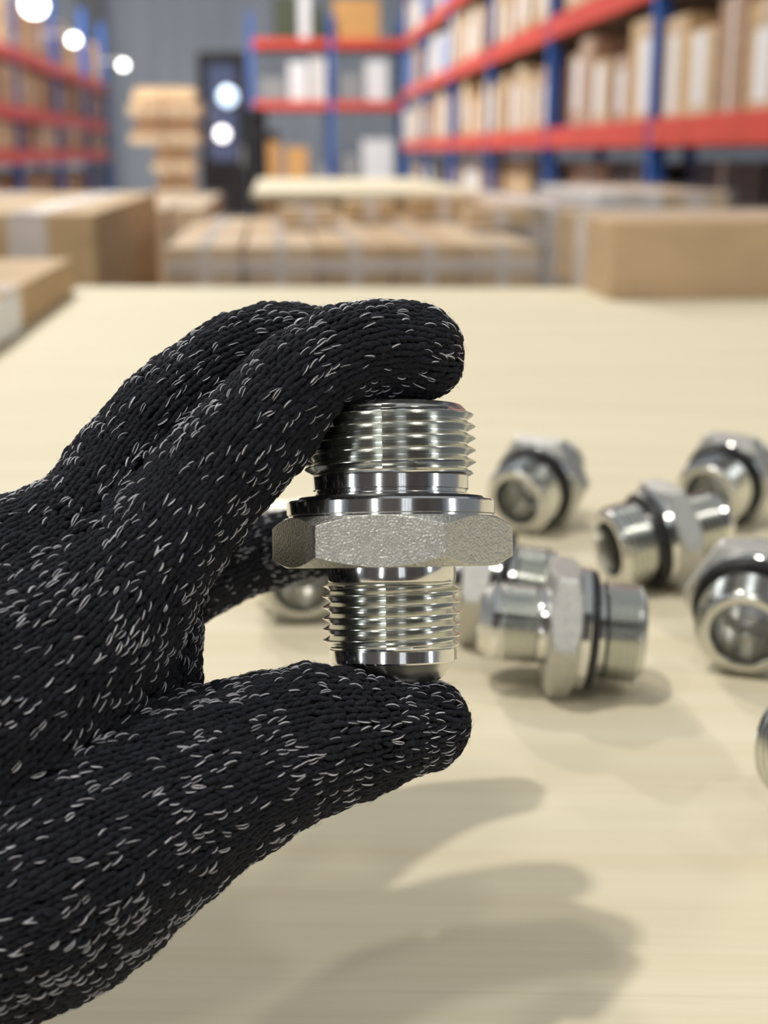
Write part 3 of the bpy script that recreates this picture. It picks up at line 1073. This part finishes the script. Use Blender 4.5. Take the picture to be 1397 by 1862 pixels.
XR = 1.6
bays = [3.5, 5.72, 7.92, 10.12, 12.32, 14.52, 16.72]
LV = [EYE + 0.03, EYE + 0.63, EYE + 1.21, EYE + 1.8]
rack('pallet_rack', XR, 0.9, bays, LV, EYE + 2.6, 'red and blue pallet rack along the right of the aisle', 1)
lev_name = ['lower', 'middle', 'upper', 'highest']
for li, z in enumerate(LV[:3]):
    k = 0
    y = (3.6, 5.4, 8.0)[li]
    zf = z + 0.11 - 0.012
    room = 0.47
    while y < 16.5:
        w = random.uniform(0.24, 0.42)
        if any(abs(y - b) < 0.06 or (y < b < y + w + 0.02) for b in bays):
            nb = min(b for b in bays if b > y - 0.06)
            y = nb + 0.07
            continue
        far = y > 12.3
        h = random.uniform(0.62, 0.93) * room
        d = random.uniform(0.45, 0.7)
        kind = random.random()
        if far and kind < 0.55:
            m_, stc, what = random.choice((('card_w', None, 'white carton'), ('bag', None, 'white plastic-wrapped carton'), ('bag_blue', None, 'blue plastic crate-sized box')))
        else:
            m_ = random.choice(('card', 'card', 'card_b', 'card_c'))
            a = random.uniform(0.15, 0.4)
            stc = ('left', a, a + random.uniform(0.32, 0.5), random.uniform(0.06, 0.25), random.uniform(0.72, 0.95)) if random.random() < 0.8 else None
            what = 'brown carton with tall white sticker' if stc else 'plain brown carton'
        u = random.uniform(0.0, 0.05)
        carton(f'{what} on the {lev_name[li]} right-rack shelf, {ordinal(k)} from the near end', XR + u, XR + u + d, y, y + w - 0.012, zf, zf + h, m_, 'y' if m_.startswith('card') and m_ != 'card_w' else None, 0.05, stc, 'cartons on the right rack')
        y += w + random.uniform(0.0, 0.03)
        k += 1
# floor level goods under the lowest beam of the right rack
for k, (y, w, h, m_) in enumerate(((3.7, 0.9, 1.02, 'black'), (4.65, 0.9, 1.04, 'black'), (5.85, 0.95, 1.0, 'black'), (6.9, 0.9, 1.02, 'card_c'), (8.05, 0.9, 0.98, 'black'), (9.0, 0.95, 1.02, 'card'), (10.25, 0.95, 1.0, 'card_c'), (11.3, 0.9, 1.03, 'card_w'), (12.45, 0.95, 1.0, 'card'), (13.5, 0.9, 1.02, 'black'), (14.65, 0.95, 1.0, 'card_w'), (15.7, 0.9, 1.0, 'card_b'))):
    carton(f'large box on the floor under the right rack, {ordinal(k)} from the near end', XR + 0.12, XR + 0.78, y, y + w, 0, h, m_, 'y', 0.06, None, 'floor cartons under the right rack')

XL = -2.05
baysL = [2.7, 4.9, 7.1, 9.3, 11.5, 13.7, 15.9, 17.6]
LL = [EYE - 0.08, EYE + 0.26, EYE + 0.72]
rack('pallet_rack', XL, 0.9, baysL, LL, EYE + 1.55, 'red and blue pallet rack along the left of the aisle', -1)
for li, z in enumerate(LL):
    k = 0
    y = 8.4
    zf = z + 0.098
    room = (0.225, 0.345, 0.46)[li]
    while y < 17.4:
        w = random.uniform(0.32, 0.55)
        if any(abs(y - b) < 0.06 or (y < b < y + w + 0.02) for b in baysL):
            y = min(b for b in baysL if b > y - 0.06) + 0.07
            continue
        h = random.uniform(0.86, 0.99) * room
        m_ = random.choice(('card_c', 'card_c', 'card_b', 'card'))
        u = random.uniform(0.0, 0.05)
        carton(f'reddish brown carton on the {lev_name[li]} left-rack shelf, {ordinal(k)} from the near end', XL - u - 0.6, XL - u, y, y + w, zf, zf + h, m_, 'y', 0.05,
               ('right', 0.3, 0.6, 0.3, 0.7) if random.random() < 0.25 else None, 'cartons on the left rack')
        y += w + random.uniform(0.02, 0.05)
        k += 1
for k, (y, w, h) in enumerate(((9.45, 0.95, 0.88), (10.5, 0.9, 0.86), (11.65, 0.95, 0.89), (12.7, 0.9, 0.87), (13.85, 0.95, 0.89), (14.9, 0.9, 0.85), (16.05, 1.0, 0.88))):
    carton(f'large carton on the floor under the left rack, {ordinal(k)} from the near end', XL - 0.8, XL - 0.12, y, y + w, 0, h, 'card_c', 'y', 0.06, None, 'floor cartons under the left rack')

# short tube lamps along the top of the left rack
for k, (px, py, y, w) in enumerate(((62, 8, 10.9, 0.20), (134, 72, 13.2, 0.11), (224, 118, 17.3, 0.11))):
    p = on_y(px, py, y)
    root = tag(empty('rack_lamp', tuple(p)), f'glowing white lamp over the left rack, {ordinal(k)} from the near end', 'lamp', 'lamps over the left rack')
    box('lamp_bracket', -0.30, 0.02, -0.015, 0.015, w * 0.3, w * 0.3 + 0.03, MT['housing'], root)
    V, Fc = lathe([(0.001, -w * 0.42), (w * 0.25, -w * 0.38), (w * 0.42, -w * 0.2), (w * 0.46, 0), (w * 0.36, w * 0.24), (w * 0.2, w * 0.34), (0.001, w * 0.36)], 24)
    link('bulb', new_mesh('bulb', V, Fc, True), MT['glow'], root)

# rack across the end of the aisle
yK = 18.2
xk = [edge_x(455, 100, yK), edge_x(602, 100, yK), edge_x(738, 100, yK)]
zk = [EYE + 0.56, EYE + 1.33]
rack('pallet_rack', yK, 0.9, xk, zk, EYE + 1.75, 'red and blue pallet rack standing across the end of the aisle', 1, 'x')
items = [('grey metal box', 'grey', 470, 520, 0, 0.30), ('white wrapped box', 'bag', 525, 558, 0, 0.5), ('white carton', 'card_w', 563, 592, 0, 0.55),
         ('grey metal box', 'grey', 612, 660, 0, 0.35), ('pale plastic box', 'bag', 665, 705, 0, 0.52),
         ('dark green metal box', 'green', 500, 540, 1, 0.55), ('white wrapped roll', 'bag', 545, 565, 1, 0.6), ('orange carton', 'card_o', 608, 690, 1, 0.52), ('dark green case', 'green', 568, 590, 1, 0.42)]
for nm_, m_, a, b, li, h in items:
    z0 = zk[li] + 0.098
    wl = 'lower' if li == 0 else 'upper'
    carton(f'{nm_} on the {wl} end-rack shelf, {"left" if a < 600 else "right"} bay, {ordinal(sum(1 for q in items if q[4] == li and q[2] < a))} from left',
           edge_x(a, 100, yK + 0.1), edge_x(b, 100, yK + 0.1), yK + 0.1, yK + 0.7, z0, z0 + h, m_, None, 0.05, None, 'goods on the end rack', name='goods_box', cat='box')
for k, (a, b, h, m_) in enumerate(((520, 560, 0.85, 'card_o'), (572, 596, 0.6, 'grey'), (610, 655, 0.75, 'grey'), (660, 715, 0.95, 'bag'))):
    carton(f'goods standing on the floor under the end rack, {ordinal(k)} from left', edge_x(a, 300, yK + 0.15), edge_x(b, 300, yK + 0.15), yK + 0.15, yK + 0.75, 0, h + 0.3, m_, None, 0.05, None, 'floor goods under the end rack', name='goods_box', cat='box')

# black cabinet with a glazed door
yM = 14.0
x0, x1 = edge_x(362, 200, yM), edge_x(448, 200, yM)
zt = z_at(400, 92, yM)
cab = tag(empty('cabinet', ((x0 + x1) / 2, yM + 0.3, 0)), 'tall black cabinet with glazed door at the end of the aisle', 'cabinet')
w = x1 - x0
box('cabinet_body', -w / 2, w / 2, -0.26, 0.3, 0, zt, MT['black'], cab, 0.008)
door = box('cabinet_door', -w / 2, w / 2, -0.30, -0.262, 0.08, zt - 0.02, MT['black'], cab, 0.006)
box('door_pane', -w * 0.30, w * 0.30, -0.306, -0.298, 1.0, zt - 0.13, MT['glass'], door)
box('door_handle', w * 0.38, w * 0.42, -0.33, -0.30, 0.95, 1.15, MT['housing'], door)
for k, (dx, z_, r_) in enumerate(((0.055, EYE + 0.55, 0.09), (-0.01, EYE + 0.19, 0.065))):  # bright reflections on the cabinet, put in as glowing discs
    root = tag(empty('glowing_reflection', ((x0 + x1) / 2 + dx, yM - 0.03, z_)), ('upper' if k == 0 else 'lower') + ' bright reflection on the black cabinet door, built as a glowing disc', 'lamp', 'glowing reflections on the cabinet')
    V, Fc = lathe([(r_ * 1.1, 0.05), (r_ * 1.15, 0.0), (r_, -0.01)], 24)
    a = link('reflection_rim', new_mesh('rim', V, Fc, True), MT['housing'], root)
    V, Fc = lathe([(r_, -0.005), (r_ * 0.8, -0.04), (r_ * 0.4, -0.06), (0.001, -0.065)], 24)
    c = link('reflection_disc', new_mesh('lens', V, Fc, True), MT['reflection_blue' if k == 0 else 'reflection_white'], root)
    for o in (a, c):
        o.rotation_euler = (-math.pi / 2, 0, 0)
# dark machine beside the cabinet
x0, x1 = edge_x(452, 250, yM), edge_x(508, 250, yM)
mc = tag(empty('machine', ((x0 + x1) / 2, yM + 0.4, 0)), 'dark machine with an orange side panel right of the black cabinet', 'machine')
w = x1 - x0
box('machine_body', -w / 2, w / 2, -0.3, 0.3, 0, EYE + 0.22, MT['black'], mc, 0.02)
box('machine_head', -w / 2, w * 0.1, -0.25, 0.25, EYE + 0.22, EYE + 0.45, MT['black'], mc, 0.02)
box('side_panel', w * 0.1, w / 2 + 0.004, -0.306, 0.1, 0.6, EYE + 0.12, MT['card_o'], mc, 0.004)

# stack of pale timber boards, loosely piled
yN = 11.6
cx_ = (edge_x(236, 250, yN) + edge_x(358, 250, yN)) / 2
z = 0.0
n = 0
while z < EYE + 0.52:
    h = 0.115
    wide = z > EYE + 0.05
    hw = (0.29 if wide else 0.17) * (1.0, 0.86, 0.97, 0.82)[n % 4]
    ox = 0.0 if wide else 0.07
    root = tag(empty('timber_board', (cx_ + ox + random.uniform(-0.012, 0.012), yN + 0.4, z)), f'pale timber board in the tall pile left of the cabinet, {ordinal(n)} from the floor', 'timber', 'boards in the timber pile')
    box('plank', -hw, -hw * 0.03, -0.4 + 0.1 * (n % 2), 0.4, 0.0, h - 0.045, MT['stack'], root, 0.004)
    box('plank', hw * 0.03, hw, -0.4 + 0.1 * (n % 2), 0.4, 0.0, h - 0.045, MT['stack'], root, 0.004)
    box('batten', -hw, hw, -0.12, -0.05, h - 0.045, h, MT['ply_edge'], root)
    box('batten', -hw, hw, 0.25, 0.32, h - 0.045, h, MT['ply_edge'], root)
    z += h
    n += 1

# steel column against the end wall
xq = edge_x(165, 60, 20.5)
cl = tag(empty('steel_column', (xq, 20.6, 0)), 'dark grey steel column before the end wall above the left rack', 'column')
MT['dark'] = mat('dark_steel', (0.07, 0.075, 0.09), 0.5)
box('flange', -0.16, 0.16, -0.15, -0.13, 0, 8.2, MT['dark'], cl)
box('flange', -0.16, 0.16, 0.13, 0.15, 0, 8.2, MT['dark'], cl)
box('web', -0.012, 0.012, -0.13, 0.13, 0, 8.2, MT['dark'], cl)
